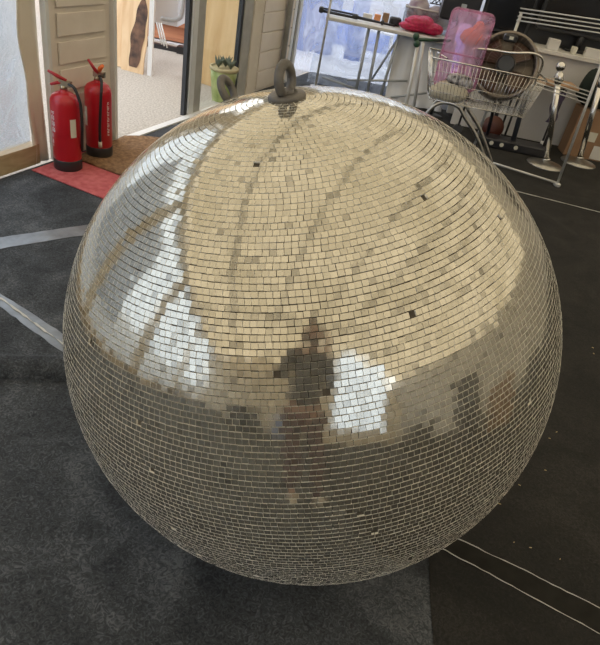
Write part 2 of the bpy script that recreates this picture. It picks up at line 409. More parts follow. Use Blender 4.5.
# ------------------------------------------------------------------ back wall
def slack(u, v):
    z = .012+2.35*v; t_ = max(0, 1-z/.55)
    return V((-.47+1.82*u, 7.50-.56*t_*t_+.012*math.sin(11*u+6*v), z))
p = MB(); p.sheet(slack, 20, 40); struct('window_8', p, 'pvc_blue')
s = MB(); s.box((1.34, 7.5, 0), (1.40, 8.1, 2.6)); s.box((1.3, 8.05, 0), (9.2, 8.13, 3.3)); s.box((-.5, 7.5, 2.35), (1.4, 7.58, 2.6))
s.add([(-.5, 7.56, 2.6), (1.4, 7.56, 2.6), (1.4, 8.09, 2.6), (9.2, 8.09, 3.3), (5.9, 8.09, 4.6), (1.4, 7.56, 3.9), (1.4, 8.09, 3.9)], [(0, 1, 5), (2, 3, 4, 6), (1, 2, 6, 5)]); struct('wall_back', s, 'liner')

# ------------------------------------------------------------------ right and rear walls, roof
s = MB(); s.hull8([W(-2.4, 9.0, 0), W(-2.4, 9.08, 0), W(11.4, 9.08, 0), W(11.4, 9.0, 0), W(-2.4, 9.0, 3.3), W(-2.4, 9.08, 3.3), W(11.4, 9.08, 3.3), W(11.4, 9.0, 3.3)])
struct('wall_right', s, 'liner')
s = MB(); s.box((-4.55, -5.1, 0), (1.45, -5.0, 2.6)); s.box((4.1, -5.1, 0), (5.0, -5.0, 2.9)); s.box((1.45, -5.1, 0), (4.1, -5.0, .75))
s.add([(-4.5, -5.05, 2.6), (1.45, -5.05, 2.6), (1.45, -5.05, 4.45)], [(0, 1, 2)])
struct('wall_rear', s, 'canvas')
s = MB(); s.add([(1.45, -5.05, .75), (4.1, -5.05, .75), (4.1, -5.05, 3.55), (1.9, -5.05, 4.55), (1.45, -5.05, 4.45)], [(0, 1, 2, 3, 4)]); struct('window_9', s, 'pvc')
s = MB()
for x in (1.45, 2.75, 4.04): s.box((x, -5.09, .75), (x+.06, -5.01, 3.5))
struct('door_3', s, 'upvc')
rf = MB()
def rh(w_): return 2.6+1.9*w_/6.2 if w_ < 6.2 else 4.5-1.3*(w_-6.2)/2.8
def roof(u, v):
    w_ = 9.1*u-.05; sag = -.05*abs(math.sin(v*PI*6))*math.sin(PI*u)
    s0 = (-5.07+.3048*w_)/.9524; s1 = (8.2+.3048*w_)/.9524
    return W(s0+(s1-s0)*v, w_, rh(w_)+sag+.06)
rf.sheet(roof, 24, 72); struct('ceiling', rf, 'roof')
n = 8
for w_ in (1.15, 2.3, 3.4, 4.5, 5.7, 7.0):
    s = MB(); h = rh(w_); s0 = (-4.95+.3048*w_)/.9524; s1 = (7.45+.3048*w_)/.9524
    s.hull8([W(s0, w_-.022, h-.08), W(s0, w_+.022, h-.08), W(s1, w_+.022, h-.08), W(s1, w_-.022, h-.08), W(s0, w_-.022, h-.02), W(s0, w_+.022, h-.02), W(s1, w_+.022, h-.02), W(s1, w_-.022, h-.02)])
    struct('trim_%d' % n, s, 'frame_grey'); n += 1
for q in (-1.2, 6.9):
    s = MB(); s.tube([W(q, .05, 2.5), W(q, 6.2, 4.40), W(q, 8.95, 3.1)], .035, 4); s.tube([W(q, .05, 0), W(q, .05, 2.5)], .035, 4)
    struct('trim_%d' % n, s, 'frame_grey'); n += 1
nb = MB(); a_, b_ = W(-.6, -3.6, -.05), W(4.4, -3.6, -.05); o_ = Nn*-.3  # added wall, keeps bright sky out of the ball's left reflections
nb.hull8([a_, b_, b_+o_, a_+o_]+[q+V((0, 0, 3.6)) for q in (a_, b_, b_+o_, a_+o_)])
nb.build('added_dimming_wall', 'greywall', loc=tuple(W(2, -3.6, -.05)), tag_=('added grey wall dimming the view outside the clear plastic window at the left', 'wall'))

# ------------------------------------------------------------------ mirror ball
BC = V((.035, 1.327, .635)); BR = .635
ax = V((-.25, -.047, .967)).normalized(); ua = ax.orthogonal().normalized(); va = ax.cross(ua)
ball = thing('mirror_ball', 'huge silver mirror ball of small square tiles standing on the charcoal carpet', 'mirror ball', (BC.x, BC.y, 0))
cb = MB(); cb.ball(BC, BR-.0043, 96, 64); cb.build('core', 'grout', ball)
AX, UA, VA, CB = (np.array(q) for q in (ax, ua, va, BC))
pitch = .0124; rows = int(round(PI*BR/pitch)); Vt = []; tint = []; nt = 0
for k in range(rows):
    th = PI*(k+.5)/rows; rr = BR*math.sin(th)
    if k < 2: continue
    nn = max(3, int(round(2*PI*rr/(pitch*1.03)))); w0 = rng.uniform(0, 2*PI)
    # groups of tiles come on strips: small shared shifts
    w = w0+2*PI*(np.arange(nn)+rng.normal(0, .015, nn))/nn
    keep = rng.random(nn) > .0012; w = w[keep]; nn = len(w)
    thj = th+rng.normal(0, .0004, nn)+.0016*np.sin(w*3+k*.05)
    rad = np.cos(w)[:, None]*UA+np.sin(w)[:, None]*VA
    nrm = rad*np.sin(thj)[:, None]+AX*np.cos(thj)[:, None]
    tu = -np.sin(w)[:, None]*UA+np.cos(w)[:, None]*VA
    tv = np.cross(tu, nrm)       # down/up the ball
    rot = rng.normal(0, .014, nn)[:, None]
    t1 = tu*np.cos(rot)+tv*np.sin(rot); t2 = -tu*np.sin(rot)+tv*np.cos(rot)
    sg = np.where(rng.random(nn) < .06, .022, .0065)[:, None]
    a1 = rng.normal(0, 1, (nn, 1))*sg; a2 = rng.normal(0, 1, (nn, 1))*sg
    hw = pitch*.5*.96; hh = pitch*.5*.86
    c = CB+nrm*(BR+rng.normal(0, .00015, (nn, 1)))
    quad = []
    for (p, q) in ((-1, -1), (1, -1), (1, 1), (-1, 1)):
        quad.append(c+t1*hw*p+t2*hh*q+nrm*(a1*hw*p+a2*hh*q))
    quad = np.stack(quad, 1); low = quad-nrm[:, None, :]*.0045
    Vt.append(np.concatenate([quad, low], 1)); tint.append(np.clip(rng.normal(.62, .2, nn), 0, 1)*np.where(rng.random(nn) < .03, .1, 1)); nt += nn
Vt = np.concatenate(Vt).reshape(-1, 3)-np.array([BC.x, BC.y, 0]); tint = np.concatenate(tint)
base = (np.arange(nt)*8)[:, None]
F = np.concatenate([base+np.array(q) for q in ([0, 1, 2, 3], [0, 4, 5, 1], [1, 5, 6, 2], [2, 6, 7, 3], [3, 7, 4, 0])], 1).reshape(-1, 4)
# make sure the mirror face looks outwards
q0 = Vt[F[0]]; nn0 = np.cross(q0[1]-q0[0], q0[2]-q0[0])
if nn0 @ (q0.mean(0)-np.array([0, 0, BC.z])) < 0: F = F[:, ::-1]
me = bpy.data.meshes.new('mirror_tiles'); me.vertices.add(len(Vt)); me.vertices.foreach_set('co', Vt.ravel())
me.loops.add(F.size); me.loops.foreach_set('vertex_index', F.ravel().astype(np.int32)); me.polygons.add(len(F))
me.polygons.foreach_set('loop_start', np.arange(0, F.size, 4, dtype=np.int32)); me.polygons.foreach_set('loop_total', np.full(len(F), 4, dtype=np.int32)); me.polygons.foreach_set('use_smooth', np.zeros(len(F), dtype=bool))
me.materials.append(M['mirror']); me.materials.append(M['tile_edge'])
me.polygons.foreach_set('material_index', np.tile([0, 1, 1, 1, 1], nt).astype(np.int32)); me.update(calc_edges=True); me.validate()
at_ = me.attributes.new('tint', 'FLOAT', 'FACE'); at_.data.foreach_set('value', np.repeat(tint, 5).astype(np.float32))
o = bpy.data.objects.new('mirror_tiles', me); COL.objects.link(o); o.parent = ball
def eyebolt(direction, ringaxis, Rr, rr, plate, stem):
    dn = V(direction).normalized(); b0 = BC+dn*(BR-.002); e = MB()
    e.lathe([(plate, 0), (plate, .006), (plate*.9, .010), (plate*.45, .012), (plate*.40, stem), (.4*plate, stem+.01)], b0, dn, 28)
    ra = V(ringaxis); ra = (ra-dn*ra.dot(dn)).normalized()
    e.torus(b0+dn*(stem+Rr*.95), ra, Rr, rr, 36, 14)
    return e
e = eyebolt(ax, (.95, -.28, 0), .031, .0100, .041, .007); e.build('eyebolt', 'iron', ball)
e = eyebolt((-.50, .33, .80), (.95, -.28, 0), .031, .0100, .041, .007); e.build('eyebolt', 'iron', ball)

# ------------------------------------------------------------------ tape, seams and mats on the floor
def strip(mb, a0, a1, b0, b1, z=.003, h=.002, n=20, jag=.004):
    vs = []; 
    for i in range(n+1):
        t = i/n; p = V((*a0, 0)).lerp(V((*b0, 0)), t); q = V((*a1, 0)).lerp(V((*b1, 0)), t)
        dd = (q-p).normalized()
        p = p+dd*random.uniform(-jag, jag); q = q+dd*random.uniform(-jag, jag)
        vs += [(p.x, p.y, z), (q.x, q.y, z), (p.x, p.y, z+h), (q.x, q.y, z+h)]
    fs = [(0, 1, 3, 2), (4*n, 4*n+2, 4*n+3, 4*n+1)]
    for i in range(n): o = 4*i; fs += [(o+2, o+3, o+7, o+6), (o, o+4, o+5, o+1), (o, o+2, o+6, o+4), (o+1, o+5, o+7, o+3)]
    return mb.add(vs, fs)
t = MB(); strip(t, (-1.72, 2.33), (-1.67, 2.22), (-1.02, 2.99), (-.97, 2.90), .001)
t.build('tape_strip', 'tape', loc=(-1.35, 2.6, 0), tag_=('silver grey tape strip on the carpet nearer the fire extinguishers', 'tape'))
t = MB(); strip(t, (-1.45, 2.115), (-1.41, 2.035), (-.83, 1.80), (-.86, 1.73), .001)
t.build('tape_strip', 'tape', loc=(-1.15, 1.93, 0), tag_=('wrinkled silver grey tape strip just left of the mirror ball, nearer the carpet ripple', 'tape'))
t = MB(); strip(t, (-1.38, 2.062), (-1.375, 2.052), (-.88, 1.778), (-.875, 1.768), .0035, .003, 24, .007)
t.build('torn_tape_edge', 'thread', loc=(-1.1, 1.93, 0), tag_=('torn white tape edge along the tape strip beside the ball', 'tape'))
seam = thing('taped_seam', 'black tape over a carpet seam with two frayed white edges at lower right', 'carpet seam', (.85, 1.13, 0))
t = MB(); strip(t, (.40, 1.335), (.36, 1.287), (1.35, 1.005), (1.37, .895), .004, .001, 30, .002); t.build('tape', 'tape_black', seam)
def fray(mb, a, b, n=46, r=.0014, z=.006):
    A_, B_ = V((*a, z)), V((*b, z)); d_ = (B_-A_).normalized(); nn_ = V((-d_.y, d_.x, 0)); pts = []; q = 0
    for i in range(n+1):
        q = q*.8+random.uniform(-.0022, .0022); pts.append(A_.lerp(B_, i/n)+nn_*q)
    return mb.tube(pts, [r*random.uniform(.6, 1.4) for _ in pts], 5)
t = MB(); fray(t, (.40, 1.335), (1.35, 1.005)); t.build('frayed_edge', 'thread', seam)
t = MB(); fray(t, (.36, 1.287), (1.37, .895)); t.build('frayed_edge', 'thread', seam)
t = MB(); fray(t, (1.50, 4.75), (2.75, 4.58), 30, .003, .006)
t.build('carpet_seam', 'thread', loc=(2.1, 4.66, 0), tag_=('thin pale seam line across the dark carpet in front of the chrome rack', 'carpet seam'))
random.seed(11)
for i in range(26):
    x = random.uniform(.75, 1.5); y = random.uniform(.85, 2.6)
    if (V((x, y, 0))-V((BC.x, BC.y, 0))).length < .72: continue
    t = MB(); a = random.uniform(0, PI); l = random.uniform(.002, .006); t.obox((x, y, .005), (l*2, .0022, .002), (0, 0, a))
    t.build('straw_fleck', 'debris', loc=(x, y, 0), tag_=('tiny straw coloured fleck lying on the black carpet', 'fleck', 'flecks on the black carpet'))
t = MB(); t.add([(-1.80, 3.31, .003), (-1.20, 3.10, .003), (-1.16, 3.50, .003), (-1.62, 3.86, .003), (-1.80, 3.31, .009), (-1.20, 3.10, .009), (-1.16, 3.50, .009), (-1.62, 3.86, .009)],
              [(0, 1, 5, 4), (1, 2, 6, 5), (2, 3, 7, 6), (3, 0, 4, 7), (4, 5, 6, 7), (3, 2, 1, 0)])
t.build('floor_mat', 'mat_red', loc=(-1.5, 3.4, 0), tag_=('faded red mat on the floor under the front fire extinguisher', 'mat'))
t = MB()
def coir(u, v):
    p = V((-1.66, 3.60, 0)).lerp(V((-1.24, 3.46, 0)), u).lerp(V((-1.53, 4.16, 0)).lerp(V((-.98, 4.42, 0)), u), v)
    return p+V((0, 0, .016+.008*math.sin(u*8)*math.sin(v*7)))
t.sheet(coir, 14, 14)
t.build('door_mat', 'coir', loc=(-1.35, 3.8, 0), solid=.012, tag_=('rumpled brown coir doormat just inside the open door', 'mat'))

# ------------------------------------------------------------------ fire extinguishers
def extinguisher(cx, cy, z0, label, front):
    e = thing('fire_extinguisher', label, 'fire extinguisher', (cx, cy, z0)); c = V((cx, cy, z0)); r = .083
    m = MB(); m.lathe([(r*.96, .05), (r, .055), (r, .40), (r*.96, .425), (r*.80, .447), (r*.5, .462), (.022, .47), (.022, .478)], c, n=36); m.build('cylinder', 'red', e)
    m = MB(); m.lathe([(r*.98, 0), (r*1.02, .004), (r*1.02, .062), (r, .066)], c, n=36); m.build('base_skirt', 'black', e)
    m = MB(); m.lathe([(.02, .475), (.02, .50), (.014, .50), (.014, .53)], c, n=14); m.obox(c+V((.012, 0, .512)), (.07, .03, .03)); m.build('valve', 'brass', e)
    if front:
        m = MB(); m.tube([c+V((.02, 0, .515)), c+V((-.03, -.01, .512)), c+V((-.065, -.03, .50))], [.009, .011, .007], 6); m.build('carry_handle', 'red_part', e)
        m = MB(); m.tube([c+V((.02, 0, .53)), c+V((-.03, -.01, .55)), c+V((-.075, -.03, .575))], [.009, .012, .007], 6); m.build('lever', 'red_part', e)
        m = MB(); m.tube(smooth_path([c+V((.035, -.01, .515)), c+V((.075, -.02, .50)), c+V((.105, -.02, .42)), c+V((.106, -.01, .30)), c+V((.098, 0, .20)), c+V((.085, .02, .12))]), .009, 8); m.build('hose', 'black', e)
    else:
        m = MB(); m.tube([c+V((.01, 0, .515)), c+V((.0, -.03, .54)), c+V((-.035, -.05, .60))], [.009, .011, .007], 6); m.build('lever', 'red_part', e)
        m = MB(); m.tube([c+V((.01, 0, .525)), c+V((.03, -.03, .555)), c+V((.055, -.05, .58))], [.010, .014, .010], 6); m.build('carry_handle', 'orange', e)
        m = MB(); m.tube(smooth_path([c+V((.02, -.02, .505)), c+V((.05, -.06, .49)), c+V((.055, -.085, .42)), c+V((.05, -.093, .30)), c+V((.045, -.094, .20)), c+V((.045, -.094, .09))]), .009, 8); hz = m.build('hose', 'black', e)
        m = MB(); m.tube([c+V((.045, -.094, .12)), c+V((.045, -.094, .085))], .012, 10); m.build('hose_tip', 'paper', hz)
    def patch(mb, a0, a1, z1, z2, rr=r+.0012):
        n = 6; vs = []
        for i in range(n+1):
            w = a0+(a1-a0)*i/n
            vs += [c+V((rr*math.cos(w), rr*math.sin(w), z1)), c+V((rr*math.cos(w), rr*math.sin(w), z2))]
        mb.add(vs, [(2*i, 2*i+2, 2*i+3, 2*i+1) for i in range(n)], 0, True)
    R = math.radians
    m = MB()
    if front: patch(m, R(-48), R(-22), .215, .325)
    else: patch(m, R(-150), R(-122), .20, .32)
    m.build('paper_label', 'paper', e)
    m = MB(); random.seed(5); a = (R(-128), R(-116)) if front else (R(-22), R(-12))
    for col_ in ((a[0], 1), (a[1], 0)) if front else ((a[0], 1),):
        for i in range(12):
            z = .15+i*.018
            if col_[1] == 0 and i < 5: continue
            w = col_[0]; q = R(random.uniform(3.2, 4.6))
            patch(m, w-q*1.5, w+q, z, z+.004); patch(m, w-q*1.5, w-q*1.5+R(2.5), z, z+.013); 
            if i % 2: patch(m, w-q, w+q*1.3, z+.009, z+.013)
    m.build('printed_text', 'whitepaint', e)
    return e
extinguisher(-1.635, 3.455, .009, 'front red fire extinguisher with squeeze levers, nearer the clear plastic window, on the red mat', True)
extinguisher(-1.545, 3.735, .022, 'rear red fire extinguisher with orange tagged lever, beside the open doorway', False)

# ------------------------------------------------------------------ outside the door
def plank(name, q, th, m_, label, cat, loc, extra=None):
    """q: four corners"""
    a, b, c, d = (V(x) for x in q); nrm = (b-a).cross(d-a).normalized()*th
    mb = MB(); mb.hull8([a, b, b+nrm, a+nrm, d, c, c+nrm, d+nrm]); return mb
GZ = -.05
b1 = MB(); a = V((-2.60, 6.33, GZ)); 
def slab(mb, a, b, top, th):  # a,b bottom corners, top offset vector
    a, b, tp = V(a), V(b), V(top); n_ = (b-a).cross(tp).normalized()*th
    return mb.hull8([a, b, b+n_, a+n_, a+tp, b+tp, b+tp+n_, a+n_+tp])
slab(b1, (-2.48, 6.30, GZ), (-2.26, 6.22, GZ), (-.0, .30, 1.9), .03)
b1.build('leaning_board', 'ply', loc=(-2.37, 6.26, GZ), tag_=('pale narrow plywood board leaning outside the door, left one', 'board'))
b2 = thing('leaning_board', 'broken plywood board with dark burnt stain leaning outside the door', 'board', (-2.15, 6.15, GZ))
m = MB(); n_ = 14; L_ = []; R_ = []
random.seed(4)
for i in range(n_+1):
    t_ = i/n_; z = GZ+1.9*t_; y = 6.16+.3*t_
    L_.append(V((-2.30-.05*t_, y, z))); R_.append(V((-2.05+.10*t_+random.uniform(-.018, .018), y-.05, z)))
vs = []; th = V((0, .03, 0))
for l, r_ in zip(L_, R_): vs += [l, r_, l+th, r_+th]
fs = [(0, 2, 3, 1), (4*n_, 4*n_+1, 4*n_+3, 4*n_+2)]
for i in range(n_): o_ = 4*i; fs += [(o_, o_+1, o_+5, o_+4), (o_+2, o_+6, o_+7, o_+3), (o_, o_+4, o_+6, o_+2), (o_+1, o_+3, o_+7, o_+5)]
m.add(vs, fs); m.build('board', 'ply', b2)
m = MB()
def stain(u, v):
    wd = .11*max(0, math.sin(PI*min(1, v*.85+.12)))**.5+.010*math.sin(v*17); z = GZ+.05+.62*v; t_ = (z-GZ)/1.9
    x = -2.17+.08*v+.004*math.sin(v*11)+(u-.5)*wd*1.25
    return V((x, 6.16+.3*t_-.05*(x+2.30+.05*t_)/(.25+.15*t_)-.006, z))
m.sheet(stain, 6, 30)
m.build('burnt_stain', 'plydark', b2)
m = MB(); m.obox((-1.985, 6.14, .42), (.045, .04, .94), (0, .02, 0)); m.build('post', 'whitepaint', loc=(-2.02, 6.2, GZ), tag_=('thin white post beside the broken plywood board outside', 'post'))
for i in range(3):
    m = MB(); m.tube([(-1.965+.022*i, 6.22, .44), (-1.90+.028*i, 6.2, .25-.01*i)], .008, 6)
    m.build('striped_rod', 'whitepaint', loc=(-1.92+.03*i, 6.2, .3), tag_=('short white rod slanting outside beside the white post', 'rod', 'rods by the white post'))
m = MB(); m.tube(smooth_path([(-1.80, 6.55, .95), (-1.80, 6.55, .55), (-1.86, 6.55, .44), (-2.02, 6.55, .42)]), .022, 10)
m.build('hose_pipe', M and 'greytube', loc=(-1.9, 6.6, .4), tag_=('pale blue grey pipe curving down outside by the boards', 'pipe'))
m = MB(); m.box((-2.13, 6.62, .36), (-1.87, 6.9, 1.1)); m.build('white_tank', 'sheet', loc=(-2.0, 6.75, .36), tag_=('white plastic tank outside above the white post', 'tank'))
sh = thing('shed', 'red brown timber shed outside beyond the open door', 'shed', (-2.4, 8.2, GZ))
m = MB()
for i in range(12):
    z = GZ+.02+i*.17; m.hull8([(-3.9, 7.82, z), (-1.98, 7.82, z), (-1.98, 7.9, z), (-3.9, 7.9, z), (-3.9, 7.86, z+.165), (-1.98, 7.86, z+.165), (-1.98, 7.9, z+.165), (-3.9, 7.9, z+.165)])
m.build('boarding', 'shed', sh)
m = MB(); m.box((-3.9, 7.92, GZ), (-1.98, 9.3, 2.0)); m.build('walls', 'orangewood', sh)
m = MB(); m.add([(-4.1, 7.6, 1.95), (-1.8, 7.6, 1.95), (-1.8, 9.5, 2.3), (-4.1, 9.5, 2.3), (-4.1, 7.6, 2.0), (-1.8, 7.6, 2.0), (-1.8, 9.5, 2.35), (-4.1, 9.5, 2.35)], [(0, 3, 2, 1), (4, 5, 6, 7), (0, 1, 5, 4), (1, 2, 6, 5), (2, 3, 7, 6), (3, 0, 4, 7)]); m.build('roof', 'black', sh)
m = MB(); m.box((-2.06, 7.3, GZ), (-1.66, 7.42, .03)); m.box((-2.7, 7.35, GZ), (-2.06, 7.42, .0)); m.build('kerb_board', 'blackmetal', loc=(-2.2, 7.4, GZ), tag_=('low dark edging board on the ground before the shed', 'edging'))
m = MB(); m.box((-1.715, 6.35, GZ), (-1.63, 6.43, 2.1)); m.build('timber_post', 'orangewood', loc=(-1.67, 6.4, GZ), tag_=('orange brown timber post just left of the glass door outside', 'post'))
dd = thing('wooden_door', 'pale wooden door panel standing outside behind the glass', 'door panel', (-1.3, 6.35, GZ))
m = MB(); slab(m, (-1.60, 6.32, GZ), (-1.04, 6.12, GZ), (0, .12, 2.0), .045); m.build('panel', 'plydoor', dd)
pp = thing('planter', 'pale green glazed pot with dark succulents outside the glass door', 'plant pot', (-1.13, 5.62, GZ))
c = V((-1.135, 5.60, GZ)); m = MB(); m.lathe([(.075, 0), (.085, .02), (.115, .25), (.125, .33)], c, n=28); m.build('pot', 'pot', pp)
m = MB(); m.lathe([(.118, .32), (.132, .325), (.132, .35), (.115, .352), (.112, .335)], c, n=28); m.build('rim', 'terra', pp)
m = MB(); random.seed(8)
for q in ((-.05, -.02), (.06, -.01), (0, .05)):
    for i in range(14):
        w = i*2.4; l = .03+.03*random.random(); p = c+V((q[0], q[1], .345)); m.tube([p, p+V((math.cos(w)*l*.6, math.sin(w)*l*.6, .02+l*.5)), p+V((math.cos(w)*l, math.sin(w)*l, .035+l*.9))], [.006, .010, .002], 5)
m.build('succulent', 'plant', pp)
sl = MB(); sl.box((-3.2, 7.75, -.05), (4.5, 10.55, -.045)); struct('ground', sl, 'sheet')  # added pale slab, brightens the bluish window's view and bounces light
# things seen through the bluish window
m = MB(); m.sheet(lambda u, v: V((-.95+.62*u+.05*v, 8.9+.04*math.sin(14*u+3*v), GZ+.02+.85*v)), 20, 20)
m.build('tarpaulin', 'bluetarp', loc=(-.6, 8.9, GZ), solid=.006, tag_=('blue tarpaulin hanging outside the bluish plastic window, left of the table', 'tarpaulin'))
m = MB(); m.sheet(lambda u, v: V((-.15+.22*u, 8.9+.03*math.sin(9*u+3*v), GZ+.02+.8*v)), 10, 12)
m.build('tarpaulin', 'bluetarp', loc=(-.05, 8.9, GZ), solid=.006, tag_=('narrow blue tarpaulin strip outside behind the table legs', 'tarpaulin'))
ch = thing('garden_chair', 'white plastic garden chair seen through the blue window under the table', 'chair', (.28, 9.25, GZ))
m = MB(); m.obox((.28, 9.25, .36), (.42, .4, .03), bev=.01); m.build('seat', 'whitepaint', ch)
m = MB(); m.obox((.28, 9.45, .62), (.42, .03, .46), bev=.01); m.build('backrest', 'whitepaint', ch)
for a_ in (-1, 1):
    for b_ in (-1, 1):
        m = MB(); m.tube([(.28+.18*a_, 9.25+.17*b_, .35), (.28+.2*a_, 9.25+.19*b_, GZ)], .02, 6); m.build('leg', 'whitepaint', ch)
m = MB(); m.box((-3.5, 10.6, GZ), (4.5, 10.75, 2.4)); m.build('site_wall', 'whitepaint', loc=(.5, 10.7, GZ), tag_=('pale rendered wall outside beyond the blue window', 'wall'))
m = MB(); m.box((-1.6, 10.0, GZ), (2.2, 10.2, .42)); m.build('low_barrier', 'bluetarp', loc=(.3, 10.1, GZ), tag_=('long low blue barrier outside in front of the pale wall', 'barrier'))

# ------------------------------------------------------------------ white folding table and what lies on it
tb = thing('folding_table', 'white topped folding table with grey tube legs against the blue window', 'table', (.3, 7.3, 0))
m = MB(); m.obox((.33, 7.22, .675), (1.42, .48, .035), bev=.006); m.build('tabletop', 'white', tb)
for p in ([(.09, 7.04, .66), (.09, 6.90, 0)], [(.20, 7.04, .66), (.22, 6.90, 0)], [(.42, 7.04, .66), (.37, 6.94, 0)], [(.95, 7.4, .66), (.95, 7.4, 0)]):
    m = MB(); m.tube(p, .017, 10); m.build('leg', 'greytube', tb)
for p in ([(-.03, 6.93, .12), (.62, 6.93, .235)], [(.42, 7.10, .60), (.24, 7.10, .14)], [(.48, 6.86, .05), (.85, 6.86, .17)], [(-.31, 6.92, .10), (.10, 6.92, .05)]):
    m = MB(); m.tube(p, .013, 6); m.build('brace', 'greytube', tb)
m = MB(); m.tube([(-.36, 6.86, 0), (-.35, 6.86, 1.25)], .012, 8); m.lathe([(.06, 0), (.06, .01), (.02, .015)], (-.36, 6.86, 0), n=16)
m.build('upright_pole', 'alu', loc=(-.36, 6.86, 0), tag_=('thin pale metal pole standing at the left end of the white table', 'pole'))
m = MB(); m.sheet(lambda u, v: V((.42+.64*u, 6.84+.34*v**.6+.02*math.sin(u*19)+.01*math.sin(v*8), .01+.64*v)), 30, 10)
m.build('hanging_sheet', 'sheet', loc=(.8, 7.15, 0), solid=.004, tag_=('white sheet hanging behind the right half of the folding table', 'sheet'))
tp = thing('folded_tripod', 'black folded tripod lying across the white table', 'tripod', (.0, 7.12, .6925))
m = MB()
for dy, dz in ((0, 0), (.03, .006), (.015, .03)): m.tube([(-.47, 7.10+dy, .715+dz), (-.05, 7.12+dy*.7, .712+dz), ], .010, 8)
m.build('leg', 'blackmetal', tp)
m = MB(); m.tube([(-.05, 7.13, .722), (.20, 7.15, .715), (.36, 7.15, .712)], [.017, .012, .011], 10); m.build('centre_column', 'blackmetal', tp)
m = MB(); m.obox((-.08, 7.125, .725), (.07, .06, .045), bev=.01); m.build('collar', 'black', tp)
m = MB(); m.obox((-.45, 7.115, .728), (.05, .08, .06), bev=.01); m.build('pan_head', 'black', tp)
m = MB(); m.obox((.22, 7.15, .72), (.035, .045, .05), bev=.01); m.build('clamp', 'black', tp)
cm = thing('camcorder', 'small black camera lying behind the crimson cloth on the table', 'camera', (.36, 7.4, .6925))
m = MB(); m.obox((.36, 7.33, .735), (.13, .10, .085), bev=.015); m.build('body', 'black', cm)
m = MB(); m.lathe([(.03, 0), (.032, .05), (.026, .052)], (.36, 7.28, .74), (0, -1, .1), 18); m.build('lens', 'blackmetal', cm)
random.seed(21)
m = MB(); 
for (x, y, z, a, b, c_) in ((.62, 7.17, .775, .17, .10, .078), (.54, 7.14, .742, .14, .08, .045), (.75, 7.16, .755, .13, .09, .058), (.66, 7.19, .81, .10, .07, .05)):
    m.ball((x, y, z), (a, b, c_), 44, 24, .06)
m.build('crimson_cloth', 'crimson', loc=(.62, 7.2, .6925), tag_=('bunched crimson sequinned cloth on the white table', 'cloth'))
cb_ = thing('storage_box', 'frosted clear storage box full of fabrics on the table behind the crimson cloth', 'storage box', (.72, 7.5, .6925))
def opentub(mb, x0_, x1_, y0_, y1_, z0_, z1_, t_=.004):
    mb.box((x0_, y0_, z0_), (x1_, y1_, z0_+t_)); mb.box((x0_, y0_, z0_+t_), (x1_, y0_+t_, z1_)); mb.box((x0_, y1_-t_, z0_+t_), (x1_, y1_, z1_))
    mb.box((x0_, y0_+t_, z0_+t_), (x0_+t_, y1_-t_, z1_)); mb.box((x1_-t_, y0_+t_, z0_+t_), (x1_, y1_-t_, z1_)); return mb
m = MB(); opentub(m, .44, 1.03, 7.31, 7.45, .694, .905); m.build('box_body', 'clearbox', cb_)
m = MB(); m.tube([(.44, 7.31, .905), (1.03, 7.31, .905), (1.03, 7.45, .905), (.44, 7.45, .905)], .009, 6, True); m.build('box_rim', 'white', cb_)
m = MB(); m.ball((.58, 7.38, .86), (.125, .055, .155), 20, 10, .05); m.ball((.80, 7.38, .83), (.15, .055, .13), 20, 10, .05)
m.build('folded_fabric', 'lilac', loc=(.66, 7.38, .70), tag_=('heap of pale lilac fabric in the frosted storage box', 'fabric'))
m = MB()
for i in range(7):
    m.tube([(.70+.045*i, 7.34, .975), (.84+.035*i, 7.42, 1.16)], .006, 5); m.tube([(1.02-.045*i, 7.34, .975), (.90-.035*i, 7.42, 1.16)], .006, 5)
m.tube([(.68, 7.34, .975), (1.04, 7.34, .975)], .007, 6)
m.build('lattice_basket', 'black', loc=(.85, 7.38, .97), tag_=('black lattice rack on top of the frosted storage box', 'rack'))
for i, (x, z, w_, c_, nm) in enumerate(((.25, .76, .07, 'cardboard', 'small brown box standing behind the tripod on the table'), (.16, .73, .07, 'peach', 'small orange packet next to the small brown box'), (.05, .72, .10, 'white', 'small white carton on the table near the window'))):
    m = MB(); m.obox((x, 7.36-.01*i, .6935+(z-.66)/2), (w_, .07, z-.66), (0, 0, 0)); m.build('carton', c_, loc=(x, 7.36-.01*i, .6935), tag_=(nm, 'box'))

# ------------------------------------------------------------------ shopping trolley and its load
tr = thing('shopping_trolley', 'shallow chrome wire shopping trolley with green handle behind the mirror ball', 'shopping trolley', (.95, 4.85, 0))
x0, x1, y0, y1, zb, zt = .60, 1.36, 4.66, 5.06, .575, .865
ins = .05
def bk(u, v, w):   # u along x, v along y, w height 0..1
    sx0 = x0+(1-w)*.02-w*.05; sx1 = x1-(1-w)*.02+w*.03; q0 = y0+(1-w)*ins; q1 = y1-(1-w)*ins
    return V((sx0+(sx1-sx0)*u, q0+(q1-q0)*v, zb+(zt-zb)*w))
m = MB()
for w, r in ((0, .004), (.22, .0022), (.45, .0022), (.72, .0022), (1, .006)):
    m.tube([bk(0, 0, w), bk(1, 0, w), bk(1, 1, w), bk(0, 1, w), bk(0, 0, w)], r, 6)
nx = 30
for i in range(nx+1):
    u = i/nx
    m.tube([bk(u, 0, 1), bk(u, 0, 0), bk(u, 1, 0), bk(u, 1, 1)], .0019, 4)
for j in range(15):
    v = j/14; m.tube([bk(0, v, 1), bk(0, v, 0), bk(1, v, 0), bk(1, v, 1)], .0019, 4)
m.build('wire_basket', 'chrome', tr)
m = MB(); m.tube([(.40, 4.74, .945), (.70, 4.98, .955)], .012, 10); m.build('handle_bar', 'green', tr)
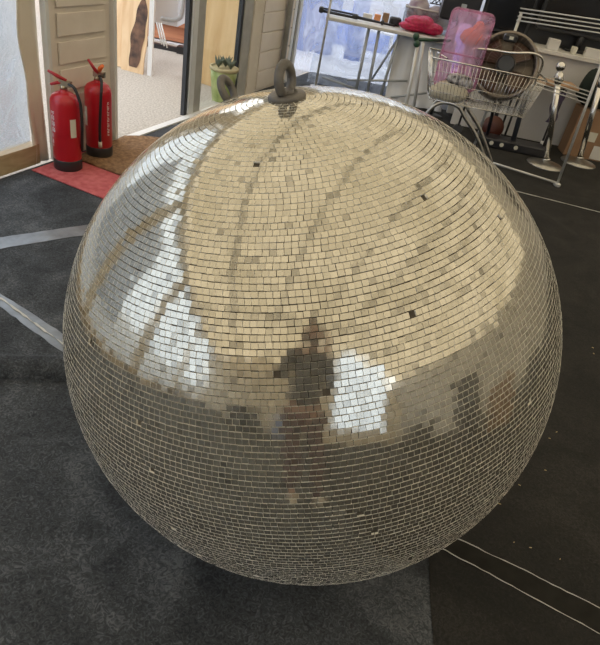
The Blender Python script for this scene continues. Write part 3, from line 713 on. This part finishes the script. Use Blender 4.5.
for x, y in ((.405, 4.745), (.42, 4.70)):
    m = MB(); m.ball((x, y, .965 if y > 4.72 else .925), .024, 14, 10); m.build('handle_cap', 'green', tr)
for p in ([(.43, 4.74, .93), (.46, 4.76, .55), (.49, 4.78, .10)], [(.47, 4.80, .93), (.53, 4.92, .55), (.58, 5.0, .10)]):
    m = MB(); m.tube(p, .013, 10); m.build('rear_leg', 'alu', tr)
for dy, dx in ((0, 0), (.26, .06)):
    m = MB(); m.tube(smooth_path([(.60+dx, 4.72+dy, .38), (.645+dx, 4.72+dy, .50), (.72+dx, 4.72+dy, .565), (.84+dx, 4.72+dy, .56), (.92+dx, 4.72+dy, .49), (1.06+dx, 4.72+dy, .36), (1.24+dx, 4.72+dy, .12)]), .014, 10); m.build('chassis_tube', 'dullsteel', tr)
for x in (.74, .92):
    m = MB(); m.tube([(x, 4.70, .562), (x, 5.0, .562)], .010, 8); m.build('basket_support', 'dullsteel', tr)
for a_, b_ in (((.49, 4.78, .10), (1.24, 4.72, .12)), ((.58, 5.0, .10), (1.30, 4.98, .12))):
    m = MB(); m.tube([a_, b_], .012, 8); m.build('base_frame', 'dullsteel', tr)
for x, y in ((.49, 4.78), (.58, 5.0), (1.22, 4.72), (1.28, 4.98)):
    m = MB(); m.lathe([(.05, -.012), (.05, .012)], (x, y, .05), (0, 1, 0), 18); m.build('wheel', 'black', tr)
m = MB(); m.tube([(.66, 4.7, .872), (.60, 4.85, .875), (.66, 5.03, .872)], .006, 6); m.build('front_rail', 'chrome', tr)

pk = thing('storage_box', 'translucent pink plastic storage box propped on end in the shopping trolley', 'storage box', (.78, 4.86, .64))
Rm = Matrix.Rotation(math.radians(-13), 3, 'X')
def PK(x, y, z): return V((.775, 4.84, .66)) + Matrix.Rotation(math.radians(-8), 3, 'X') @ V((x, y, z))
m = MB()
def rrect(w, h, r, n=5):
    out = []
    for cx_, cz_, a0 in ((w-r, h-r, 0), (-w+r, h-r, 90), (-w+r, r, 180), (w-r, r, 270)):
        for i in range(n+1): a = math.radians(a0+90*i/n); out.append((cx_+r*math.cos(a), cz_+r*math.sin(a)))
    return out
o1 = rrect(.150, .52, .04); o2 = rrect(.135, .50, .04); k_ = len(o1)
vs = [PK(x, -.07, z) for x, z in o1]+[PK(x, .07, z+.01) for x, z in o2]
m.add(vs, [tuple(range(k_))]+[tuple(reversed(range(k_, 2*k_)))]+[(i, k_+i, k_+(i+1) % k_, (i+1) % k_) for i in range(k_)])
m.build('box_body', 'pink', pk)
m = MB(); m.tube([PK(x*1.02, -.072, z) for x, z in o1], .009, 6, True); m.build('box_rim', 'pink', pk)
m = MB(); m.tube([PK(-.145, -.078, .23), PK(.145, -.078, .23)], .006, 6); m.tube([PK(-.04, -.078, .15), PK(-.04, -.078, .11), PK(.04, -.078, .11), PK(.04, -.078, .15)], .005, 6, True); m.build('lid_latch', 'pink', pk)
m = MB(); m.ball(PK(.045, 0, .36), (.085, .045, .06), 18, 10, .12); m.ball(PK(.075, 0, .42), (.045, .035, .05), 16, 10, .12)
m.build('peach_cloth', 'peach', loc=(.8, 4.86, .95), tag_=('crumpled peach orange cloth inside the pink storage box', 'cloth'))
m = MB(); random.seed(2)
m.ball((.76, 4.76, .645), (.135, .06, .075), 22, 12, .05); m.ball((.66, 4.77, .625), (.06, .06, .05), 14, 10, .05)
m.build('cream_bag', 'cream_bag', loc=(.76, 4.76, .58), tag_=('cream cloth bag lying at the handle end of the trolley basket', 'bag'))
m = MB(); m.ball((.80, 4.76, .735), (.10, .05, .045), 18, 10, .10); m.ball((.86, 4.77, .72), (.05, .04, .04), 14, 8, .1)
m.build('patterned_scarf', 'patterned', loc=(.8, 4.76, .70), tag_=('black and white patterned cloth on top of the cream bag in the trolley', 'cloth'))

fan = thing('drum_fan', 'large round metal fan with wire grille lying in the shopping trolley', 'fan', (1.15, 4.90, .62))
fc = V((1.12, 4.90, .865)); fa = V((-.18, -1, .42)).normalized()
m = MB(); m.lathe([(.215, -.07), (.235, -.07), (.24, -.06), (.24, .05), (.232, .055), (.215, .055), (.215, -.07)], fc, fa, 40); m.build('housing', 'fanmetal', fan)
uu = V((1, 0, 0)); uu = (uu-fa*uu.dot(fa)).normalized(); vv = fa.cross(uu)
m = MB()
for r_ in (.07, .14, .225): m.torus(fc+fa*(.075 if r_ < .2 else .055), fa, r_, .0020, 36, 5)
for i in range(36):
    w = 2*PI*i/36; d_ = uu*math.cos(w)+vv*math.sin(w); m.tube([fc+fa*.085+d_*.05, fc+fa*.075+d_*.18, fc+fa*.055+d_*.227], .0011, 4)
m.build('grille', 'fanmetal', fan)
for i in range(4):
    w0 = i*PI/2+.4; m = MB()
    m.sheet(lambda u, v: fc+(uu*math.cos(w0+v*1.0)+vv*math.sin(w0+v*1.0))*(.05+.15*u)+fa*(.02-.05*v), 6, 6); m.build('blade', 'fanblade', fan, solid=.003)
m = MB(); m.lathe([(.065, -.05), (.07, -.02), (.07, .06), (.055, .09)], fc, fa, 24); m.build('motor', 'seal', fan)
m = MB(); m.tube(smooth_path([fc+V((-.31, -.08, -.06)), fc+V((-.31, -.08, .03)), fc+V((-.26, -.08, .09)), fc+V((0, -.10, .115)), fc+V((.16, -.08, .135)), fc+V((.245, -.06, .09)), fc+V((.25, -.03, -.06))]), .009, 8); m.build('carry_bracket', 'chrome', fan)
m = MB(); m.obox(fc+V((-.04, -.06, .20)), (.10, .05, .05), (0, 0, .1), bev=.01); m.obox(fc+V((-.04, -.09, .205)), (.03, .006, .02), mi=1); m.build('control_box', ['black', 'paper'], fan)

# ------------------------------------------------------------------ chrome rack, stanchions
rk = thing('chrome_rack', 'tall chrome wire rack frame standing beside the shopping trolley', 'rack', (1.55, 5.2, 0))
LB, LT = V((1.20, 5.37, .03)), V((1.17, 5.37, 1.36)); RB, RTp = V((1.93, 5.10, .03)), V((1.83, 5.10, 1.36))
LT = V((1.20, 5.30, 1.20)); RTp = V((1.84, 5.06, 1.25))
m = MB(); m.tube([LB, LT], .012, 8); m.build('upright', 'alu', rk)
m = MB(); m.tube([RB, RTp], .012, 8); m.build('upright', 'alu', rk)
m = MB(); m.tube([LB, RB], .010, 8); m.build('base_bar', 'alu', rk)
for p in (LB, RB):
    m = MB(); m.obox(p-V((0, 0, .012)), (.045, .06, .035), (0, 0, .2), bev=.008); m.build('foot', 'alu', rk)
for i in range(4):
    dz = i*.028
    m = MB(); m.tube([LT+V((-.02, .0, .03-dz)), LT.lerp(RTp, 1.7)+V((0, 0, .03-dz))], .005, 6); m.build('rod', 'alu', rk)
for i in range(4):
    dz = .028*i; a_ = LB.lerp(LT, .66); b_ = RB.lerp(RTp, .60)
    m = MB(); m.tube([a_.lerp(b_, .32)+V((0, .02, -dz+.02)), b_+V((0, .02, -dz+.02))], .0045, 6); m.build('rod', 'alu', rk)

def stanchion(x, y, label, lean, seed=0):
    st = thing('stanchion', label, 'barrier post', (x, y, 0), None)
    m = MB(); m.lathe([(.165, 0), (.17, .006), (.165, .014), (.10, .032), (.045, .045), (.03, .05)], (x, y, 0), n=40); m.build('base', 'dullsteel', st)
    a_ = V((x, y, .04)); b_ = V((x+lean, y, .80)); d_ = (b_-a_).normalized()
    m = MB(); m.tube([a_, b_], .026, 20); m.torus(a_+d_*.02, d_, .030, .008, 24, 8); m.build('post', 'chrome', st)
    m = MB(); m.lathe([(.033, -.09), (.036, -.085), (.036, -.01), (.02, .0), (.02, .015)], b_, d_, 24); col_ = m.build('collar', 'chrome', st)
    m = MB(); m.ball(b_+d_*.045, .041, 24, 16); m.build('ball_finial', 'chrome', st)
    for w in range(4):
        e_ = V((math.cos(w*PI/2+.6), math.sin(w*PI/2+.6), 0)); m = MB(); m.tube([b_-d_*.05+e_*.03, b_-d_*.05+e_*.052], .008, 8); m.build('rope_socket', 'chrome', col_)
    return st
stanchion(1.955, 5.66, 'chrome barrier post with ball top, the one beside the rack foot', -.19)
stanchion(2.36, 5.96, 'chrome barrier post by the cardboard box, at the right edge of the picture', -.12)

# ------------------------------------------------------------------ things between trolley and counter
tk = thing('side_table', 'low side table with brown wooden top, black tube legs and white feet', 'table', (1.86, 6.15, 0))
m = MB(); m.obox((1.86, 6.21, .625), (.54, .28, .028), bev=.005); m.build('tabletop', 'board', tk)
m = MB(); m.tube(smooth_path([(1.62, 6.09, .597), (1.94, 6.09, .597), (2.00, 6.09, .57), (2.02, 6.09, .48)]), .011, 8); m.build('rail', 'black', tk)
for x, y in ((2.02, 6.09), (2.07, 6.32), (1.62, 6.09), (1.62, 6.32)):
    m = MB(); m.tube([(x, y, .60), (x, y, .05)], .011, 8); m.build('leg', 'black', tk)
    m = MB(); m.tube([(x, y, .055), (x, y, .0)], [.014, .022], 8); m.build('foot', 'whitepaint', tk)
m = MB(); random.seed(6)
m.sheet(lambda u, v: V((1.93+.08*u+.015*math.sin(v*9), 6.04-.012*math.sin(u*7+v*5), .30+.28*v)), 8, 14)
m.build('purple_strap', 'purple', loc=(1.95, 6.04, .30), solid=.006, tag_=('dark purple strap hanging at the right end of the side table', 'strap'))
es = thing('equipment_stand', 'black floor stand with two dark uprights behind the shopping trolley', 'stand', (1.7, 6.0, 0))
m = MB(); m.obox((1.66, 5.96, .045), (.66, .20, .09), (0, 0, 0), bev=.01); m.build('base', 'blackmetal', es)
for x, r_, c_ in ((1.42, .016, 'blackmetal'), (1.68, .024, 'seal')):
    m = MB(); m.tube([(x, 5.96, .08), (x-.06, 5.96, .70)], r_, 8); m.build('upright', c_, es)
for x in (1.46, 1.56, 1.70):
    m = MB(); m.lathe([(.020, 0), (.020, .006)], (x, 5.862, .05), (0, -1, 0), 14); m.build('socket', 'paper', es)
gt = thing('guitar', 'small red brown rounded instrument leaning between the dark uprights', 'instrument', (1.55, 6.1, 0))
m = MB(); m.lathe([(.02, -.03), (.105, -.028), (.11, 0), (.105, .028), (.02, .03)], (1.485, 6.13, .13), (0, -1, .15), 30); m.build('body', 'brown', gt)
m = MB(); m.obox((1.48, 6.15, .40), (.035, .025, .42), (0, -.03, 0)); m.build('neck', 'black', gt)
m = MB(); m.lathe([(.045, -.015), (.052, 0), (.045, .015)], (1.13, 6.0, .075), (0, -1, .2), 20); m.tube([(1.13, 6.0, .10), (1.14, 6.0, .55)], .010, 6); m.lathe([(.09, 0), (.09, .012), (.02, .02)], (1.13, 6.0, 0), n=20)
m.build('floor_lamp_stand', 'black', loc=(1.13, 6.0, 0), tag_=('slim black stand with a round disc seen under the trolley basket', 'stand'))
bx = thing('cardboard_box', 'brown cardboard box with a yellowish label behind the right barrier post', 'box', (2.72, 6.5, 0))
m = MB(); m.box((2.26, 6.16, .0), (2.9, 6.38, .46)); m.build('carton', 'cardboard', bx, bevel=.004)
m = MB(); m.obox((2.46, 6.156, .22), (.09, .004, .09)); m.build('label', 'paper', bx)
m = MB(); m.obox((2.58, 6.156, .08), (.12, .004, .13)); m.build('label', 'white', bx)
m = MB(); random.seed(12)
m.ball((2.38, 6.26, .585), (.20, .10, .12), 20, 12, .08); m.ball((2.28, 6.25, .66), (.10, .08, .15), 18, 12, .08)
m.build('dark_bundle', 'darkcloth', loc=(2.35, 6.3, .46), tag_=('dark green black cloth bundle on top of the cardboard box', 'cloth'))

# ------------------------------------------------------------------ white counter with black screens
ct = thing('counter', 'long white counter with pale grey front behind the barrier posts', 'counter', (2.6, 6.7, 0))
m = MB(); m.box((1.10, 6.40, .83), (4.6, 6.98, .865)); m.build('worktop', 'white', ct, bevel=.004)
m = MB(); m.box((1.13, 6.46, .0), (4.58, 6.50, .83)); m.build('front_panel', 'liner', ct)
m = MB(); m.box((1.13, 6.9, .0), (4.58, 6.95, .83)); m.build('back_panel', 'liner', ct)
def monitor(x0_, x1_, y, z0_, z1_, label, rot=0):
    mo = thing('monitor', label, 'monitor', ((x0_+x1_)/2, y, .865)); cx_ = (x0_+x1_)/2; cz_ = (z0_+z1_)/2
    m = MB(); m.obox((cx_, y, cz_), (x1_-x0_, .06, z1_-z0_), (0, rot, 0), bev=.012); m.build('casing', 'black', mo)
    m = MB(); m.obox((cx_, y-.031, cz_), (x1_-x0_-.06, .006, z1_-z0_-.07), (0, rot, 0)); m.build('screen', 'screen', mo)
    m = MB(); m.tube([(cx_, y, z0_+.05), (cx_, y, .88)], .03, 8); m.obox((cx_, y, .876), (.26, .16, .02), bev=.005); m.build('stand', 'black', mo)
    return mo
monitor(1.14, 1.62, 6.66, .90, 1.42, 'black monitor standing at the left end of the counter')
monitor(1.68, 2.62, 6.66, 1.0, 1.55, 'wide black monitor above the pale cartons on the counter')
dv = thing('equipment_case', 'dark grey case standing left of the monitors behind the pink box', 'case', (.91, 6.62, 0))
m = MB(); m.obox((.91, 6.62, 1.13), (.36, .20, .40), bev=.015); m.build('cabinet', 'blackmetal', dv)
m = MB(); m.obox((.93, 6.514, 1.02), (.05, .012, .14)); m.build('recess_handle', 'greytube', dv)
m = MB(); m.tube([(.93, 6.62, 0), (.93, 6.62, .94)], .016, 8); m.lathe([(.12, 0), (.12, .012), (.02, .02)], (.93, 6.62, 0), n=20); m.build('pole_stand', 'black', dv)
rg = MB(); rg.box((1.2, 6.76, .866), (4.3, 6.80, 1.9)); rg.build('black_backdrop', 'black', loc=(2.7, 6.78, .866), tag_=('tall black board standing behind the monitors on the counter', 'board'))
for x, w_, h_, c_, lb in ((1.44, .17, .07, 'cardboard', 'flat brown box on the counter under the left monitor'), (1.86, .11, .095, 'white', 'white carton on the counter behind the fan'),
                          (2.07, .045, .065, 'paper', 'small cream pot on the counter between the white cartons'), (2.26, .17, .08, 'white', 'long white carton at the right of the counter')):
    m = MB(); m.obox((x, 6.48, .866+h_/2), (w_, .07, h_), (0, 0, random.uniform(-.1, .1)), bev=.004); m.build('carton', c_, loc=(x, 6.48, .866), tag_=(lb, 'box'))

# ------------------------------------------------------------------ invented stand-in cases behind the camera, for patches mirrored in the ball
def case(x, y, w_, d_, h_, m_, label, z=0, rz=0, nm='stand_in_case'):
    c = thing(nm, label, 'case', (x, y, z)); m = MB(); m.obox((x, y, z+h_/2), (w_, d_, h_), (0, 0, rz), bev=.015); m.build('shell', m_, c)
    m = MB(); m.obox((x, y, z+h_*.72), (w_+.008, d_+.008, .02), (0, 0, rz)); m.build('metal_trim', 'alu', c)
case(2.9, -1.5, .7, .5, .75, 'black', 'added tall black stand-in case for dark reflections, right of the photographer')
case(2.9, -.1, .5, .45, 1.35, 'black', 'added upright black stand-in case near the right wall, for dark reflections')
case(3.6, .7, .45, .8, .9, 'cardboard', 'added large brown stand-in box by the right wall, for reflections in the ball', nm='stand_in_crate')
case(4.3, 2.1, .6, .6, .6, 'black', 'added square black stand-in case by the right wall nearest the stanchions')
case(-1.6, -3.6, 1.0, .5, .8, 'black', 'added wide black stand-in case by the rear wall, mirrored left of the photographer')
case(-.55, -4.4, .4, .4, .95, 'bluetarp', 'added blue stand-in bin by the rear wall, mirrored left of the photographer', nm='stand_in_bin')

# photographer
import bmesh
def skin_mesh(name, verts, edges, radii, m_, parent, sub=2):
    me = bpy.data.meshes.new(name); off = WL(parent)
    me.from_pydata([tuple(V(v)-off) for v in verts], edges, []); o = bpy.data.objects.new(name, me); COL.objects.link(o); o.parent = parent
    md = o.modifiers.new('skin', 'SKIN'); md.use_smooth_shade = True
    sv = me.skin_vertices[0].data if me.skin_vertices else None
    if sv is None:
        bm = bmesh.new(); bm.from_mesh(me); bm.verts.layers.skin.verify(); bm.to_mesh(me); bm.free(); sv = me.skin_vertices[0].data
    for i, r in enumerate(radii): sv[i].radius = r if isinstance(r, tuple) else (r, r); sv[i].use_root = (i == 0)
    ms = o.modifiers.new('smooth', 'SUBSURF'); ms.levels = sub; ms.render_levels = sub
    me.materials.append(M[m_]); return o
px, py = .05, -.28
ps = thing('person', 'person in dark jumper, plum trousers and pale shoes holding up a phone', 'person', (px, py, 0))
def P(x, y, z): return V((px+x+.20*max(0, 1-z/1.0), py+y, z*1.08))
bv = [P(0, 0, .93), P(0, 0, 1.10), P(0, -.01, 1.28), P(0, 0, 1.42), P(0, .01, 1.48), P(0, .02, 1.56), P(0, .02, 1.66), P(0, .02, 1.70),
      P(-.17, 0, 1.39), P(-.23, .02, 1.12), P(-.11, .19, 1.42), P(-.10, .225, 1.52), P(.17, 0, 1.39), P(.23, .02, 1.12), P(.11, .19, 1.42), P(.10, .225, 1.52),
      P(-.09, 0, .86), P(-.10, .02, .48), P(-.10, -.01, .10), P(-.10, .10, .05), P(.09, 0, .86), P(.11, .02, .48), P(.12, -.01, .10), P(.13, .10, .05)]
be = [(0, 1), (1, 2), (2, 3), (3, 4), (4, 5), (5, 6), (6, 7), (3, 8), (8, 9), (9, 10), (10, 11), (3, 12), (12, 13), (13, 14), (14, 15), (0, 16), (16, 17), (17, 18), (18, 19), (0, 20), (20, 21), (21, 22), (22, 23)]
br = [.13, .12, .13, .10, .055, .07, .095, .06, .055, .042, .026, .028, .055, .042, .026, .028, .085, .058, .038, .03, .085, .058, .038, .03]
skin_mesh('body', bv, be, br, 'skin', ps)
sw = [P(0, 0, .90), P(0, 0, 1.10), P(0, -.01, 1.28), P(0, 0, 1.41), P(-.175, 0, 1.39), P(-.235, .02, 1.12), P(-.13, .15, 1.38), P(.175, 0, 1.39), P(.235, .02, 1.12), P(.13, .15, 1.38)]
skin_mesh('jumper', sw, [(0, 1), (1, 2), (2, 3), (3, 4), (4, 5), (5, 6), (3, 7), (7, 8), (8, 9)], [(.205, .205), (.18, .16), (.185, .15), (.13, .12), .075, .058, .042, .075, .058, .042], 'sweater', ps)
tw = [P(0, 0, .95), P(-.09, 0, .84), P(-.10, .02, .48), P(-.10, -.01, .12), P(.09, 0, .84), P(.11, .02, .48), P(.12, -.01, .12)]
skin_mesh('trousers', tw, [(0, 1), (1, 2), (2, 3), (0, 4), (4, 5), (5, 6)], [(.18, .18), .11, .08, .065, .105, .08, .065], 'trousers', ps)
for sx_ in (-.10, .12):
    m = MB(); m.ball(P(sx_, .06, .05), (.048, .14, .048), 18, 10); m.build('shoe', 'shoe', ps)
m = MB(); m.ball(P(0, -.01, 1.675), (.098, .105, .10), 22, 14); m.build('hair', 'hair', ps)
m = MB(); m.ball(P(0, .125, 1.60), (.014, .02, .022), 10, 8); m.build('nose', 'skin', ps)
for sx_ in (-1, 1):
    h0 = P(.10*sx_, .225, 1.53)
    for i in range(4):
        r0 = h0+V((-.01*sx_, .01, .022-.014*i)); m = MB()
        m.tube(smooth_path([r0, r0+V((-.012*sx_, .022, .002)), r0+V((-.035*sx_, .026, .003)), r0+V((-.048*sx_, .016, .003))], 3), .0075-.0006*i, 7); m.build('finger', 'skin', ps)
    m = MB(); m.tube(smooth_path([h0+V((0, 0, .02)), h0+V((-.02*sx_, -.005, .035)), h0+V((-.04*sx_, -.004, .03))], 3), .009, 7); m.build('thumb', 'skin', ps)
ph = thing('phone', 'black phone held up level with the eyes by the person behind the camera', 'phone', (0, -.03, 1.5))
m = MB(); m.obox((.02, -.062, 1.553), (.15, .009, .074), (-.55, 0, 0), bev=.003); m.build('casing', 'black', ph)
